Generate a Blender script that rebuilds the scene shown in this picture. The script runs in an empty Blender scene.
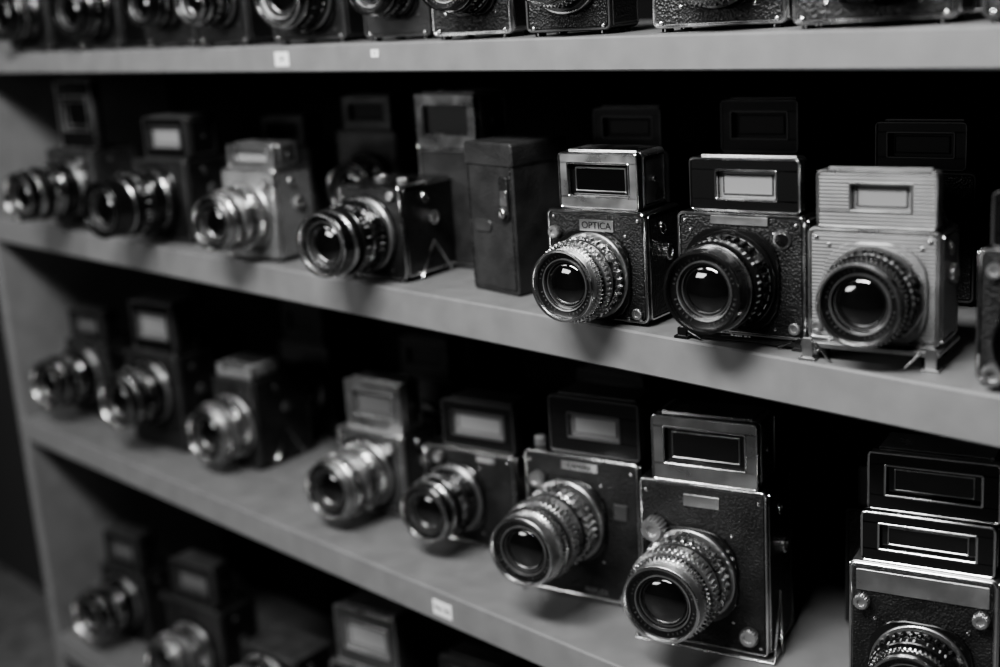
import bpy, bmesh, math, random
from mathutils import Vector, Matrix
random.seed(7)
SC=bpy.context.scene
COL=SC.collection
try: SC.view_settings.look='AgX - Medium High Contrast'
except Exception: pass

# ---------------------------------------------------------------- materials
def mat(name, base, rough=0.5, metal=0.0, bump=None, bscale=200, bstr=0.3, var=0.0, coat=0.0, spec=0.5, bd=0.001):
    m=bpy.data.materials.new(name); m.use_nodes=True
    nt=m.node_tree; b=nt.nodes['Principled BSDF']
    b.inputs['Base Color'].default_value=(base,base,base,1)
    b.inputs['Roughness'].default_value=rough
    b.inputs['Metallic'].default_value=metal
    b.inputs['Specular IOR Level'].default_value=spec
    b.inputs['Coat Weight'].default_value=coat
    tc=nt.nodes.new('ShaderNodeTexCoord')
    if bump:
        if bump=='voronoi':
            t=nt.nodes.new('ShaderNodeTexVoronoi'); t.inputs['Scale'].default_value=bscale; o=t.outputs['Distance']
        elif bump=='noise':
            t=nt.nodes.new('ShaderNodeTexNoise'); t.inputs['Scale'].default_value=bscale; t.inputs['Detail'].default_value=6; o=t.outputs['Fac']
        elif bump=='wave':
            t=nt.nodes.new('ShaderNodeTexWave'); t.bands_direction='Z'; t.inputs['Scale'].default_value=bscale; o=t.outputs['Fac']
        nt.links.new(tc.outputs['Object'],t.inputs['Vector'])
        bp=nt.nodes.new('ShaderNodeBump'); bp.inputs['Strength'].default_value=bstr; bp.inputs['Distance'].default_value=bd
        nt.links.new(o,bp.inputs['Height']); nt.links.new(bp.outputs['Normal'],b.inputs['Normal'])
    if var>0:
        n=nt.nodes.new('ShaderNodeTexNoise'); n.inputs['Scale'].default_value=28; n.inputs['Detail'].default_value=8
        nt.links.new(tc.outputs['Object'],n.inputs['Vector'])
        r=nt.nodes.new('ShaderNodeMapRange'); r.inputs['From Min'].default_value=0.3; r.inputs['From Max'].default_value=0.7
        r.inputs['To Min'].default_value=base*(1-var); r.inputs['To Max'].default_value=base*(1+var)
        nt.links.new(n.outputs['Fac'],r.inputs['Value'])
        c=nt.nodes.new('ShaderNodeCombineColor')
        for i in range(3): nt.links.new(r.outputs[0],c.inputs[i])
        nt.links.new(c.outputs[0],b.inputs['Base Color'])
        r2=nt.nodes.new('ShaderNodeMapRange'); r2.inputs['From Min'].default_value=0.3; r2.inputs['From Max'].default_value=0.7
        r2.inputs['To Min'].default_value=max(0.02,rough-0.1); r2.inputs['To Max'].default_value=min(1,rough+0.1)
        nt.links.new(n.outputs['Fac'],r2.inputs['Value']); nt.links.new(r2.outputs[0],b.inputs['Roughness'])
    return m
M={
 'leather':mat('black_leather',0.010,0.42,bump='voronoi',bscale=430,bstr=0.8,spec=.5,bd=.0012,var=.4),
 'leather2':mat('worn_leather',0.024,0.5,bump='voronoi',bscale=420,bstr=0.5,var=0.35),
 'black':mat('black_enamel',0.007,0.22,coat=0.3),
 'blackm':mat('black_matte',0.005,0.6,spec=.3),
 'shade':mat('shaded_black',0.010,0.6,spec=.3),  # near-black so the rear cameras carry their shade in the colour
 'shade_trim':mat('shaded_trim',0.06,0.5,0.5),  # trim darkened for the rear row, shade put into its colour
 'chrome':mat('chrome',0.70,0.21,1.0,var=0.12),
 'silver':mat('satin_silver',0.46,0.33,0.95,bump='noise',bscale=260,bstr=0.05,var=0.18),
 'ribbed':mat('ribbed_silver',0.22,0.42,0.35,bump='wave',bscale=95,bstr=0.45,bd=.001,var=.12),
 'grey':mat('grey_enamel',0.07,0.4,0.4,var=0.25),
 'glass':mat('lens_glass',0.003,0.03,coat=1.0,spec=0.9),
 'pane':mat('finder_glass',0.008,0.06,coat=1.0),
 'frost':mat('frosted_pane',0.24,0.2),
 'frostd':mat('smoked_pane',0.11,0.15),
 'white':mat('white_paint',0.7,0.5),
 'shelf':mat('painted_shelf',0.18,0.55,bump='noise',bscale=60,bstr=0.08,var=0.08),
 'backp':mat('dark_back_panel',0.006,0.8,spec=.1),
 'paper':mat('paper_label',0.8,0.7),
 'wall':mat('wall_paint',0.03,0.8,bump='noise',bscale=40,bstr=0.1),
 'wallf':mat('wall_paint_light',0.16,0.8,bump='noise',bscale=40,bstr=0.1),
 'floor':mat('floor_boards',0.18,0.4,var=0.3),
}

# ---------------------------------------------------------------- mesh helpers
def mk(name,verts,faces,m,parent=None,loc=(0,0,0),smooth=True,ang=32):
    me=bpy.data.meshes.new(name); me.from_pydata([tuple(v) for v in verts],[],faces)
    me.materials.append(M[m])
    bm=bmesh.new(); bm.from_mesh(me); bmesh.ops.recalc_face_normals(bm,faces=bm.faces); bm.to_mesh(me); bm.free()
    if smooth:
        for p in me.polygons: p.use_smooth=True
        me.set_sharp_from_angle(angle=math.radians(ang))
    o=bpy.data.objects.new(name,me); COL.objects.link(o); o.location=loc
    if parent: o.parent=parent
    return o
def rr(w,h,r,n=4):
    r=max(1e-4,min(r,w/2-1e-4,h/2-1e-4)); pts=[]
    for cx,cz,a0 in ((w/2-r,h/2-r,0),(-w/2+r,h/2-r,90),(-w/2+r,-h/2+r,180),(w/2-r,-h/2+r,270)):
        for i in range(n+1):
            a=math.radians(a0+90*i/n); pts.append((cx+r*math.cos(a),cz+r*math.sin(a)))
    return pts
def prism(name,par,c,w,h,d,m,r=0.004,b=0.0012,axis='y',n=4):
    """rounded slab; c = centre of its front face, depth d along +axis"""
    L0=rr(w-2*b,h-2*b,max(r-b,2e-4),n); L1=rr(w,h,r,n); N=len(L0); V=[];F=[]
    for L,y in ((L0,0),(L1,b),(L1,d-b),(L0,d)):
        for x,z in L:
            if axis=='y': V.append((x,y,z))
            elif axis=='x': V.append((y,x,z))
            else: V.append((x,z,y))
    for k in range(3):
        for i in range(N):
            j=(i+1)%N; F.append((k*N+i,k*N+j,(k+1)*N+j,(k+1)*N+i))
    F.append(tuple(range(N))); F.append(tuple(range(3*N,4*N)))
    return mk(name,V,F,m,par,c)
def ringp(name,par,c,W,H,bd,d,m,r=0.003,b=0.0006,axis='y'):
    Lo=rr(W,H,r); Lob=rr(W-2*b,H-2*b,r); Li=rr(W-2*bd,H-2*bd,max(r-bd,0.0008)); Lib=rr(W-2*bd+2*b,H-2*bd+2*b,max(r-bd,0.0008))
    V=[];F=[];N=len(Lo)
    for L,y in ((Li,d),(Li,b),(Lib,0),(Lob,0),(Lo,b),(Lo,d)):
        for x,z in L: V.append((x,y,z) if axis=='y' else (y,x,z))
    for k in range(6):
        k2=(k+1)%6
        for i in range(N):
            j=(i+1)%N; F.append((k*N+i,k*N+j,k2*N+j,k2*N+i))
    return mk(name,V,F,m,par,c)
def lathe(name,par,c,prof,m,segs=56,teeth=0,depth=0.05,axis='y',ang=32,cap=True):
    """prof = [(r,t)], t measured outwards along -y (or +z / +x)"""
    V=[];F=[]
    n=teeth*4 if teeth else segs
    for r,t in prof:
        for i in range(n):
            a=2*math.pi*i/n; q=r
            if teeth and (i%4) in (2,3): q=r*(1-depth)
            x,z=q*math.cos(a),q*math.sin(a)
            V.append((x,-t,z) if axis=='y' else ((x,z,t) if axis=='z' else (t,x,z)))
    for k in range(len(prof)-1):
        for i in range(n):
            j=(i+1)%n; F.append((k*n+i,k*n+j,(k+1)*n+j,(k+1)*n+i))
    if cap:
        F.append(tuple(range(n))); F.append(tuple(range((len(prof)-1)*n,len(prof)*n)))
    return mk(name,V,F,m,par,c,ang=ang)
def rod(name,par,pts,r,m,cyc=False):
    cu=bpy.data.curves.new(name,'CURVE'); cu.dimensions='3D'; cu.bevel_depth=r; cu.bevel_resolution=3; cu.use_fill_caps=True
    sp=cu.splines.new('POLY'); sp.points.add(len(pts)-1); sp.use_cyclic_u=cyc
    for p,q in zip(sp.points,pts): p.co=(q[0],q[1],q[2],1)
    cu.materials.append(M[m])
    o=bpy.data.objects.new(name,cu); COL.objects.link(o); o.parent=par; return o
def boxes(name,par,c,items,m):
    """items = list of (matrix, sx,sy,sz)"""
    V=[];F=[]
    for mt,sx,sy,sz in items:
        k=len(V)
        for x in (-1,1):
            for y in (-1,1):
                for z in (-1,1): V.append(mt@Vector((x*sx/2,y*sy/2,z*sz/2)))
        for f in ((0,1,3,2),(4,6,7,5),(0,4,5,1),(2,3,7,6),(0,2,6,4),(1,5,7,3)): F.append(tuple(k+q for q in f))
    return mk(name,V,F,m,par,c,smooth=False)

# ---------------------------------------------------------------- camera parts
LS={
 'silver':[(1.22,.08,'silver',0),(1.02,.06,'blackm',0),(1.16,.20,'chrome',34),(1.04,.06,'blackm',0),(1.07,.13,'silver',-1),(1.15,.12,'silver',48),(1.00,.07,'blackm',0),(1.08,.13,'chrome',56),(0.98,.16,'silver',0)],
 'black':[(1.22,.12,'black',0),(1.12,.03,'chrome',0),(1.14,.22,'black',30),(1.03,.03,'chrome',0),(1.09,.18,'black',-1),(1.03,.10,'black',48),(1.05,.03,'chrome',0),(1.0,.29,'black',0)],
 'mixed':[(1.20,.10,'silver',0),(1.10,.10,'black',0),(1.15,.16,'black',34),(1.05,.08,'chrome',0),(1.10,.20,'black',-1),(1.00,.08,'blackm',0),(1.06,.10,'chrome',56),(1.0,.18,'black',0)],
 'slim':[(1.35,.10,'silver',0),(1.25,.14,'grey',0),(1.12,.14,'silver',40),(1.05,.14,'black',-1),(1.10,.12,'chrome',48),(0.98,.36,'chrome',0)],
}
def lens(par,c,r,L,style='silver'):
    x,y,z=c; segs=LS[style]
    tot=sum(s[1] for s in segs); t=-0.001; T=L-.001
    for i,(k,l,m,tt) in enumerate(segs):
        l=l/tot*L; R=r*k; ch=min(0.0009,l*0.25); opn=(t+l>T-.016)
        q=.93
        lathe('lens_ring_%d'%(i+1),par,(x,y,z),[(R*q,t),(R-ch,t),(R,t+ch),(R,t+l-ch),(R-ch,t+l),(min(R*q,r*.95),t+l)],m,teeth=tt if tt>0 else 0,depth=.06,cap=not opn)
        if tt<0:
            it=[]; n=44
            for q in range(n):
                if random.random()<.18: continue
                a=2*math.pi*q/n; ww=random.choice((.0006,.0012,.0018)); ll=l*random.choice((.3,.45,.6))
                mt=Matrix.Rotation(a,4,'Y')@Matrix.Translation((0,-(t+l*random.uniform(.4,.6)),R+.0001))
                it.append((mt,ww,ll,.0004))
            boxes('engraved_scale',par,(x,y,z),it,'white' if m in('black','blackm') else 'blackm')
        t+=l
    rf=r*0.98
    rim='chrome' if style!='black' else 'black'
    lathe('front_rim',par,(x,y,z),[(rf*.96,t-.001),(rf,t),(rf*1.012,t+.001),(rf*1.0,t+.0028),(rf*.95,t+.003),(rf*.925,t+.0015),(rf*.91,t-.004)],rim,cap=False)
    lathe('front_bezel',par,(x,y,z),[(rf*.93,t-.0035),(rf*.88,t-.0040),(rf*.74,t-.0048),(rf*.72,t-.0075),(rf*.66,t-.0082),(rf*.62,t-.0115),(rf*.50,t-.012)],'black',cap=False)
    lathe('retaining_ring',par,(x,y,z),[(rf*.745,t-.0060),(rf*.735,t-.0036),(rf*.705,t-.0038),(rf*.70,t-.008)],'silver',cap=False)
    lathe('inner_ring',par,(x,y,z),[(rf*.655,t-.0095),(rf*.645,t-.0072),(rf*.62,t-.0075),(rf*.61,t-.0105)],'grey',cap=False)
    R=rf*.62; pr=[(R*math.cos(a),t-.0105+R*.30*math.sin(a)) for a in [math.pi/2*k/9 for k in range(9)]]+[(1e-4,t-.0105+R*.30)]
    lathe('front_glass',par,(x,y,z),pr,'glass',ang=80)
    it=[]
    for q in range(40):
        if q%20 in (0,1,2,9,10): continue
        a=2*math.pi*q/40
        mt=Matrix.Rotation(a,4,'Y')@Matrix.Translation((0,-(t-.0042),rf*.815))
        it.append((mt,random.choice((.0008,.0014,.002)),.0006,random.choice((.0018,.0026))*r/.04))
    boxes('bezel_lettering',par,(x,y,z),it,'grey')
    a=math.radians(55)
    mt=Matrix.Rotation(a,4,'Y')@Matrix.Translation((0,-L*.35,r*1.2))
    boxes('focus_tab',par,(x,y,z),[(mt,.007,.005,.008)],'chrome')
def knob(par,c,r,t,m='silver',axis='y',name='knob'):
    return lathe(name,par,c,[(r*.8,-.001),(r*.9,0),(r,.001),(r,t*.8),(r*.85,t),(r*.5,t),(r*.45,t*.8)],m,teeth=18,depth=.08,axis=axis)
def finder(par,c,w,h,d,shell='black',frame='chrome',win=None,pane='pane',inner=True,tilt=0,panel=None,tp=None):
    """c = bottom centre of the finder's front face"""
    e=bpy.data.objects.new('viewfinder',None); COL.objects.link(e); e.parent=par; e.location=c; e.rotation_euler=(math.radians(tilt),0,0)
    ww,wh,wx,wz=win or (w*.72,h*.5,0,h*.52)
    prism('finder_housing',e,(0,.008,h/2),w,h,max(d-.008,.004),shell,r=.005,b=.0015)
    zb=wz-wh/2; zt=wz+wh/2; ft=0.0085
    items=[(Matrix.Translation((0,ft/2,zb/2+.0008)),w-.002,ft,zb-.0016),(Matrix.Translation((0,ft/2,(h+zt)/2-.0008)),w-.002,ft,h-zt-.0016),
           (Matrix.Translation((-(w/2+ww/2-wx)/2,ft/2,wz)),(w/2-ww/2+wx)-.001,ft,wh+.003),(Matrix.Translation(((w/2+ww/2+wx)/2,ft/2,wz)),(w/2-ww/2-wx)-.001,ft,wh+.003)]
    boxes('finder_front',e,(0,0,0),items,panel or shell)
    ringp('finder_frame',e,(0,-.0012,h/2),w,h,.0022,.009,frame,r=.005)
    ringp('window_frame',e,(wx,-.001,wz),ww+.003,wh+.003,.0022,.004,frame,r=.002)
    prism('window_pane',e,(wx,.006,wz),ww,wh,.0015,pane,r=.0005,b=.0002)
    if inner:
        fr='shade' if pane=='shade' else ('grey' if pane!='pane' else 'silver')
        ringp('inner_window_frame',e,(wx,.0045,wz),ww*.84,wh*.74,.0014,.002,fr,r=.001)
        prism('eyepiece_pane',e,(wx,.0052,wz),ww*.8,wh*.66,.0012,pane if pane!='pane' else 'glass',r=.0005,b=.0002)
    prism('top_plate',e,(0,.010,h+.0006),w*.86,.0022,max(d-.014,.004),tp or frame,r=.0008,b=.0004)
    if d>.03:
        ringp('finder_side_frame',e,(w/2-.0009,d/2+.004,h/2),d-.014,h-.010,.0014,.0016,frame,r=.003,axis='x')
        lathe('hinge_pin',e,(w/2-.001,d*.5+.004,h*.5),[(.003,0),(.003,.002),(.002,.0026)],frame,segs=14,axis='x')
    return e
def body(par,w,h,d,shell='silver',panel='leather',trim='chrome',edge=.004,z0=0.0):
    prism('body_shell',par,(0,0,z0+h/2),w,h,d,shell,r=.006,b=.0016)
    ringp('front_trim',par,(0,-.0022,z0+h/2),w-.001,h-.001,.0026,.004,trim,r=.006)
    prism('front_covering',par,(0,-.0014,z0+h/2),w-2*edge,h-2*edge,.003,panel,r=.004,b=.0005)
    for s,nm in ((1,'right'),(-1,'left')):
        xx=w/2-.0012 if s>0 else -w/2-.0008
        prism('side_covering_'+nm,par,(xx,d/2,z0+h/2),d-.012,h-.014,.002,panel,r=.003,b=.0004,axis='x')
        ringp('side_trim_'+nm,par,(w/2-.0011 if s>0 else -w/2-.0012,d/2,z0+h/2),d-.006,h-.006,.0018,.0024,trim,r=.004,axis='x')
        # strap lug: stud and wire loop
        lx=s*(w/2+.0005); lz=z0+h*.86
        lathe('strap_lug_'+nm,par,(lx if s>0 else lx-.003,d*.4,lz),[(.0035,0),(.004,.001),(.003,.003)],trim,segs=16,axis='x')
        rod('strap_ring_'+nm,par,[(lx+s*.003,d*.4+.005*math.cos(k*math.pi/6),lz-.004+.005*math.sin(k*math.pi/6)) for k in range(12)],.0007,trim,True)
    knob(par,(w/2,d*.55,z0+h*.6),.009,.006,trim,axis='x',name='winding_knob')
    # thin seam line between back door and body
    boxes('back_seam',par,(0,0,0),[(Matrix.Translation((0,d*.78,z0+h+.0002)),w-.008,.0012,.0006)],'blackm')
def feet(par,w,d,z0,m='black'):
    for i,(sx,yy) in enumerate(((-1,.008),(1,.008),(-1,d-.01),(1,d-.01))):
        lathe('foot_%d'%(i+1),par,(sx*(w/2-.012),yy,0),[(.005,0),(.006,.001),(.0055,z0+.001)],m,segs=20,axis='z')
def root(name,x,y,z,yaw):
    e=bpy.data.objects.new(name,None); COL.objects.link(e); e.empty_display_size=.05
    e.location=(x,y,z); e.rotation_euler=(0,0,math.radians(yaw)); return e
def text(name,par,c,size,txt,m):
    t=bpy.data.curves.new(name,'FONT'); t.body=txt; t.align_x='CENTER'; t.align_y='CENTER'; t.size=size; t.extrude=.0002
    t.materials.append(M[m]); o=bpy.data.objects.new(name,t); COL.objects.link(o); o.parent=par
    o.location=c; o.rotation_euler=(math.pi/2,0,0)
def nameplate(par,c,w,h,txt,pm='silver',tm='blackm'):
    prism('nameplate',par,c,w,h,.002,pm,r=.001,b=.0003)
    if txt: text('nameplate_lettering',par,(c[0],c[1]-.0003,c[2]),h*.85,txt,tm)

Z1,Z2,Z3,Z4=1.5512,1.2545,0.860,0.400
def cam(x,y,z,yaw,w,h,tot,d=.065,shell='black',panel='leather',trim='chrome',ln=None,fd=None,name='vintage_camera',edge=.004,extras=(),z0=.004,foot='black'):
    """x,y = world position of the bottom front LEFT corner"""
    a=math.radians(yaw); cx=x+math.cos(a)*w/2; cy=y+math.sin(a)*w/2
    p=root(name,cx,cy,z,yaw)
    body(p,w,h-z0,d,shell,panel,trim,edge,z0); feet(p,w,d,z0,foot)
    if ln:
        lx,lz,r,L,st=ln
        bw=min(r*2.5,w*.80); bh=min(r*2.5,h*.80)
        prism('lens_board',p,(lx*w,-.006,lz*h),bw,bh,.006,'black' if panel!='ribbed' else 'ribbed',r=r*.9,b=.001)
        for i,(sx,sz) in enumerate(((-1,-1),(1,-1),(-1,1),(1,1))):
            lathe('board_screw_%d'%(i+1),p,(lx*w+sx*bw*.44,-.0014,lz*h+sz*bh*.46),[(.0018,0),(.0018,.0012),(.001,.0016)],trim,segs=12)
        lens(p,(lx*w,-.005,lz*h),r,L,st)
    if fd:
        fw,fx,fy,fdp,fs,ff,pane=fd[:7]; kw=dict(fd[7]) if len(fd)>7 else {}
        fh=kw.pop('fh',None) or tot-h
        finder(p,(fx*w,fy,h),fw*w,fh,fdp,fs,ff,pane=pane,**kw)
        if fh<tot-h-.01:
            finder(p,(fx*w+.004,fy+.004,h+fh+.001),fw*w*.98,tot-h-fh,fdp,fs,ff,pane=pane)
    for e in extras:
        k=e[0]
        if k=='knob': knob(p,(e[1]*w,-.002,e[2]*h),e[3],e[4],e[5])
        elif k=='plate': nameplate(p,(e[1]*w,-.003,e[2]*h),e[3],e[4],e[5],*(e[6:]))
        elif k=='text': text('engraved_lettering',p,(e[1]*w,-.0016,e[2]*h),e[3],e[4],'silver')
        elif k=='badge':
            lathe('round_badge',p,(e[1]*w,-.001,e[2]*h),[(e[3],0),(e[3],.002),(e[3]*.8,.0022)],'chrome')
            lathe('badge_glass',p,(e[1]*w,-.001,e[2]*h),[(e[3]*.72,.001),(e[3]*.7,.0028),(e[3]*.3,.0032)],'pane')
        elif k=='topknob': knob(p,(e[1]*w,e[2],h),e[3],e[4],e[5],axis='z',name='shutter_button')
        elif k=='base':
            fwd,ex,m_=e[1],e[2],('silver' if e[3] else 'black')
            prism('base_plate',p,(0,-fwd,z0-.003),w+ex,.005,d+fwd,m_,r=.002,b=.0006)
            for s in (-1,1):
                prism('base_cheek',p,(s*(w/2-.004),-fwd-.002,z0*.5+.002),.010,z0+.003,.003,m_,r=.002,b=.0005)
                prism('base_foot',p,(s*(w/2-.004),-fwd-.004,.0015),.016,.003,.014,m_,r=.001,b=.0004)
                rod('base_strut',p,[(s*(w/2-.012),-fwd-.003,z0),(s*(w/2-.026),-fwd-.003,.002)],.0012,'chrome' if e[3] else 'black')
        elif k=='strut':
            for s in ((-1,1) if e[1]==0 else (e[1],)):
                rod('support_strut',p,[(s*(w/2+.002),d*.4,h*.36),(s*(w/2+.008),-.008,.002),(s*(w/2+.008),.020,.002),(s*(w/2+.002),d*.4,h*.36)],.0014,'chrome')
            if e[1]==0: rod('support_bar',p,[(-(w/2+.008),-.008,.002),((w/2+.008),-.008,.002)],.0016,'chrome')
        elif k=='vstrut':
            rod('support_strut',p,[(w/2+.003,d*.25,.003),(w/2+.004,d*.5,h*.38),(w/2+.003,d*.82,.003)],.0016,'chrome')
        elif k=='screws':
            for sx in (-1,1):
                for zz in (.07,.93): lathe('screw',p,(sx*(w/2-.009),-.001,zz*h),[(.002,0),(.002,.0014),(.0012,.0018)],'chrome',segs=12)
    return p
S='silver';B='black'
# ---------------- middle shelf, front row
cam(-2.200,.010,Z2,8,.130,.135,.247,.085,'black','leather2','grey',(-.02,.52,.040,.100,'mixed'),(.75,.12,.012,.02,B,S,'pane'),extras=(('knob',.3,.85,.008,.01,S),))
cam(-1.920,.020,Z2,8,.125,.130,.193,.085,'black','leather','grey',(-.06,.52,.043,.105,'black'),(.8,.12,.006,.06,B,'grey','frost'),extras=(('topknob',-.38,.03,.007,.01,S),))
cam(-1.645,.008,Z2,8,.108,.130,.163,.07,'silver','ribbed','silver',(0,.50,.038,.07,'silver'),(.9,.03,.006,.045,S,S,'frost',dict(inner=False)),extras=(('knob',.36,.85,.007,.008,S),))
cam(-1.375,.010,Z2,10,.104,.122,.122,.104,'black','leather','chrome',(-.06,.5,.040,.082,'mixed'),None,name='folding_camera',extras=(('vstrut',),('knob',.35,.9,.006,.004,S),('topknob',.3,.03,.007,.006,S),('topknob',-.2,.05,.010,.005,S)))
cam(-1.345,.122,Z2,5,.102,.155,.226,.06,'grey','leather2','silver',None,(1.04,.04,-.004,.06,S,'chrome','frostd',dict(inner=False)),name='tall_box_camera')
cam(-.993,.000,Z2,9,.122,.120,.180,.07,'black','leather','chrome',(-.04,.43,.038,.055,'silver'),(.80,.03,.002,.055,S,'chrome','pane',dict(win=(.074,.034,0,.031))),
    extras=(('plate',.02,.87,.042,.012,'OPTICA'),('screws',),('knob',.40,.12,.006,.004,S),('knob',-.40,.80,.007,.008,S)))
cam(-.824,.010,Z2,10,.134,.128,.180,.06,'black','leather','chrome',(-.06,.50,.040,.060,'black'),(.86,.02,.004,.018,B,'chrome','frost',dict(win=(.062,.027,.002,.026))),
    extras=(('badge',.33,.82,.009),('base',.004,.0,0),('plate',.0,.945,.06,.008,'',S),('knob',.42,.16,.006,.004,S),('screws',),('text',0,.06,.007,'REFLEX')),z0=.008)
cam(-.680,.018,Z2,13,.120,.122,.174,.055,'silver','ribbed','silver',(.02,.52,.038,.042,'mixed'),(.90,.02,.0,.016,S,'silver','frost',dict(win=(.054,.024,.004,.028),panel='ribbed')),
    extras=(('base',.012,.006,1),('screws',),('knob',-.42,.25,.005,.004,S),('plate',.38,.12,.016,.008,'',S)),z0=.018)
cam(-.516,.018,Z2,12,.10,.118,.165,.06,'black','leather','chrome',(.12,.45,.036,.05,'black'),(.8,0,0,.03,B,'grey','pane'),extras=(('knob',-.32,.12,.010,.016,S),('knob',-.35,.85,.007,.006,S)))

p=root('leather_camera_case',-1.135,.050,Z2+.0005,-4)
prism('case_body',p,(0,0,.0875),.084,.175,.085,'leather2',r=.004,b=.002)
prism('case_lid',p,(0,-.0015,.164),.087,.028,.088,'leather2',r=.004,b=.002)
ringp('stitched_edge',p,(0,-.0016,.088),.078,.165,.0012,.002,'leather',r=.003)
prism('clasp_strap',p,(.028,-.004,.115),.016,.05,.004,'leather',r=.004,b=.001)
knob(p,(.028,-.004,.098),.006,.005,'chrome',name='clasp_stud')
prism('clasp_plate',p,(.028,-.0045,.115),.012,.018,.002,'silver',r=.002,b=.0005)
prism('case_window',p,(-.015,-.002,.08),.030,.014,.002,'grey',r=.006,b=.0004)

# ---------------- third shelf
cam(-2.40,.085,Z3,8,.125,.150,.207,.08,'black','leather','grey',(-.05,.58,.044,.088,'mixed'),(.8,0,.006,.04,B,'grey','frostd'))
cam(-2.125,.066,Z3,8,.140,.175,.262,.08,'black','leather','grey',(-.02,.60,.046,.075,'mixed'),(.8,.05,.006,.05,B,S,'frost'),extras=(('topknob',-.4,.03,.008,.01,S),))
cam(-1.895,.100,Z3,8,.095,.155,.178,.12,'black','leather','grey',(-.05,.48,.044,.060,'silver'),(.9,0,.006,.06,'frost',S,'frost',dict(inner=False)),name='folding_camera',extras=(('vstrut',),))
cam(-1.562,.104,Z3,10,.125,.132,.206,.085,'silver','grey','silver',(-.05,.5,.042,.085,'silver'),(.86,.08,.004,.045,S,S,'frostd'),extras=(('knob',.36,.85,.008,.01,S),))
cam(-1.370,.110,Z3,12,.152,.142,.208,.085,'black','leather','chrome',(-.16,.50,.040,.070,'mixed'),(.78,.10,.006,.06,B,'grey','frost'),extras=(('knob',-.3,.9,.008,.01,S),('screws',),('plate',.2,.93,.03,.008,'',S)))
cam(-1.138,.082,Z3,14,.158,.190,.262,.09,'black','leather','chrome',(-.12,.56,.043,.110,'silver'),(.78,.11,.006,.06,B,'grey','frost',dict(win=(.07,.030,0,.036))),
    extras=(('strut',-1),('plate',.0,.93,.05,.010,'CAMERA',S),('knob',-.36,.82,.010,.014,S),('knob',.38,.08,.008,.010,S),('screws',),('plate',.34,.66,.018,.02,'','grey'),('topknob',-.42,.02,.008,.012,S),('text',.1,.08,.010,'REFLEX')))
cam(-.942,.072,Z3,17,.150,.200,.277,.085,'black','leather','chrome',(-.10,.46,.045,.085,'silver'),(.82,.03,-.002,.06,S,'chrome','pane',dict(win=(.094,.042,0,.042))),
    extras=(('strut',0),('plate',.0,.90,.042,.014,'',S),('knob',-.36,.72,.014,.018,S),('knob',.36,.14,.011,.010,S),('screws',)))
cam(-.665,.064,Z3,17,.140,.178,.290,.09,'silver','leather','chrome',(.0,.42,.040,.05,'mixed'),(.90,.02,.004,.06,B,'chrome','pane',dict(fh=.052)),
    extras=(('knob',-.40,.78,.008,.01,S),('knob',.40,.78,.008,.01,S),('plate',.0,.90,.125,.022,'',S),('screws',)))
# ---------------- bottom shelf
cam(-2.38,.080,Z4,8,.130,.150,.219,.08,'black','leather','grey',(0,.55,.046,.085,'mixed'),(.8,0,.006,.05,B,'grey','frostd'))
cam(-2.067,.050,Z4,8,.145,.185,.258,.085,'black','leather','grey',(-.05,.5,.046,.07,'silver'),(.8,0,.006,.05,B,'grey','frostd'))
cam(-1.84,.06,Z4,8,.13,.16,.16,.085,'grey','leather','grey',(-.05,.62,.046,.07,'silver'),None)
cam(-1.595,.070,Z4,10,.139,.210,.305,.085,'grey','leather','silver',(-.05,.45,.046,.07,'silver'),(.9,.05,.006,.06,'grey',S,'frost'))
cam(-1.36,.08,Z4,10,.14,.23,.295,.085,'black','leather','grey',(0,.5,.046,.07,'black'),(.8,.0,.006,.05,B,'grey','pane'))
# ---------------- top shelf
T=[(-2.28,.12,B,'leather','black',.04),(-2.05,.11,B,'leather','black',.04),(-1.85,.11,B,'leather','black',.03),(-1.67,.10,B,'leather','mixed',.03),(-1.50,.125,B,'leather','mixed',.04),
   (-1.32,.10,B,'leather2','black',.03),(-1.17,.105,S,'leather','black',.03),(-1.03,.10,B,'leather','slim',.03),(-.865,.135,S,'leather','silver',.034),(-.69,.14,S,'leather','black',.036),(-.52,.13,B,'leather','black',.036)]
for i,(x,w,shl,pn,st,r) in enumerate(T):
    cam(x,.012+.01*(i%3),Z1,8+i,w,.125,.18,.065,shl,pn,'chrome' if shl==S else 'grey',(0,.5,r,.05,st),(.8,0,.004,.04,B,'chrome','pane'),extras=(('screws',),))
# ---------------- second rows, shade put into trim, panes and most shells
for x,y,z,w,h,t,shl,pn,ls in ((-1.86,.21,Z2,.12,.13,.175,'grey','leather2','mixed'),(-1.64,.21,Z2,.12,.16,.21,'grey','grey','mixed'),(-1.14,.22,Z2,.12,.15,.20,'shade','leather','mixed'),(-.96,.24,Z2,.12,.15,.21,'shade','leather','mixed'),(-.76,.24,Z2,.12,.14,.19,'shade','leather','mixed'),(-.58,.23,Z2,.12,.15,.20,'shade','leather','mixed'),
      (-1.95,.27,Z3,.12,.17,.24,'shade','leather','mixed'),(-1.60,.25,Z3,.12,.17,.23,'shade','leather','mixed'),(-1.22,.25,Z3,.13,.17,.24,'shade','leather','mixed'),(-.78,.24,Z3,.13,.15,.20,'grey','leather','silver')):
    cam(x,y,z,10,w,h,t,.06,shl,pn,'shade_trim',(0,.5,.036,.05,ls),(.8,0,.004,.04,shl,'shade_trim','shade'))

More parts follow.
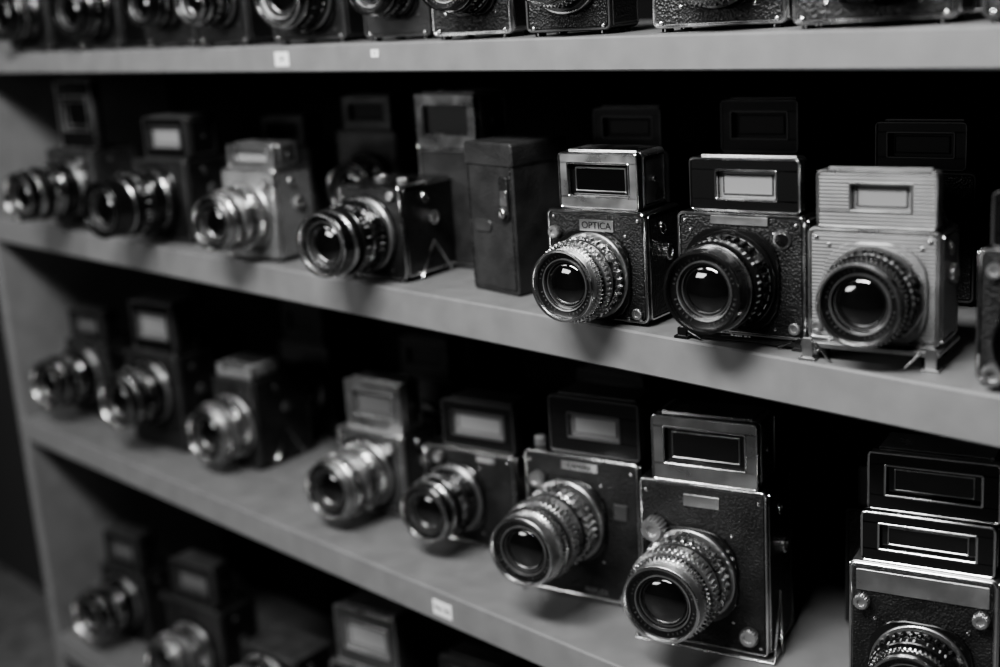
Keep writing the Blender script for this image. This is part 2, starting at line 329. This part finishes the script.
# ---------------------------------------------------------------- shelving
XL,XR,DP=-2.45,1.2,.40
def slab(name,x0,x1,y0,y1,z0,z1,m,b=.002):
    return prism(name,None,((x0+x1)/2,y0,(z0+z1)/2),x1-x0,z1-z0,y1-y0,m,r=b,b=b,n=2)
sh=root('shelving_unit',0,0,0,0)
for i,(z,t) in enumerate(((Z1,.034),(Z2,.045),(Z3,.045),(Z4,.045),(1.95,.04),(.09,.045))):
    slab('shelf_board_%d'%(i+1),XL,XR,0,DP,z-t,z,'shelf').parent=sh
slab('side_panel_left',XL-.03,XL,.0,DP,0,2.1,'shelf').parent=sh
slab('side_panel_right',XR,XR+.03,.0,DP,0,2.1,'shelf').parent=sh
slab('back_panel',XL-.03,XR+.03,DP,DP+.012,0,2.1,'backp').parent=sh
def label(x,z,w,h,txt):
    e=root('price_label',x,-.0004,z,0)
    prism('paper_slip',e,(0,-.0006,0),w,h,.001,'paper',r=.0005,b=.0001)
    text('handwriting',e,(0,-.0008,0),h*.55,txt,'blackm')
label(-1.456,Z1-.017,.030,.018,'24'); label(-1.264,Z1-.012,.014,.009,'7'); label(-1.222,Z3-.024,.036,.020,'No 36')
# ---------------------------------------------------------------- room shell
slab('wall_back',-4.2,2.6,DP+.03,DP+.13,0,2.9,'wall')
slab('wall_left',-4.3,-4.2,-3.5,DP+.13,0,2.9,'wall')
slab('wall_front',-4.3,2.6,-3.6,-3.5,0,2.9,'wallf')
slab('wall_right',2.6,2.7,-3.5,DP+.13,0,2.9,'wall')
slab('floor',-4.3,2.6,-3.5,DP+.13,-.1,0,'floor')
slab('ceiling',-4.3,2.6,-3.5,DP+.13,2.9,3.0,'wall')

# ---------------------------------------------------------------- lights
def area(name,loc,target,sx,sy,e):
    l=bpy.data.lights.new(name,'AREA'); l.shape='RECTANGLE'; l.size=sx; l.size_y=sy; l.energy=e
    o=bpy.data.objects.new(name,l); COL.objects.link(o); o.location=loc
    o.rotation_euler=(Vector(target)-Vector(loc)).to_track_quat('-Z','Y').to_euler(); return o
area('ceiling_light',(-.75,-1.25,2.75),(-.9,0,1.0),1.1,.35,76)
area('ceiling_light_far',(-2.3,-1.6,2.75),(-2.2,0,.8),.9,.3,13)
area('added_fill_light',(-2.2,-3.3,2.1),(-1,0,1.0),1.3,.7,32)  # added source, no real window; fills front-left and reflects in chrome and glass
w=bpy.data.worlds.new('World'); SC.world=w; w.use_nodes=True
w.node_tree.nodes['Background'].inputs[0].default_value=(.5,.5,.5,1); w.node_tree.nodes['Background'].inputs[1].default_value=.02
# ---------------------------------------------------------------- camera
cd=bpy.data.cameras.new('Camera'); co=bpy.data.objects.new('Camera',cd); COL.objects.link(co)
f=1333.0
s=Vector((-1294,257,-f)).normalized(); v=Vector((340,-5200,-f))
X=-s; Z=-(v-s*v.dot(s)).normalized(); Y=Z.cross(X)
R=Matrix((X,Y,Z)).to_4x4()
co.matrix_world=Matrix.Translation((0,-1,1.6))@R
cd.sensor_width=36; cd.lens=f*36/1000; cd.clip_start=.02
cd.dof.use_dof=True; cd.dof.focus_distance=1.34; cd.dof.aperture_fstop=2.1; cd.dof.aperture_blades=0
SC.camera=co
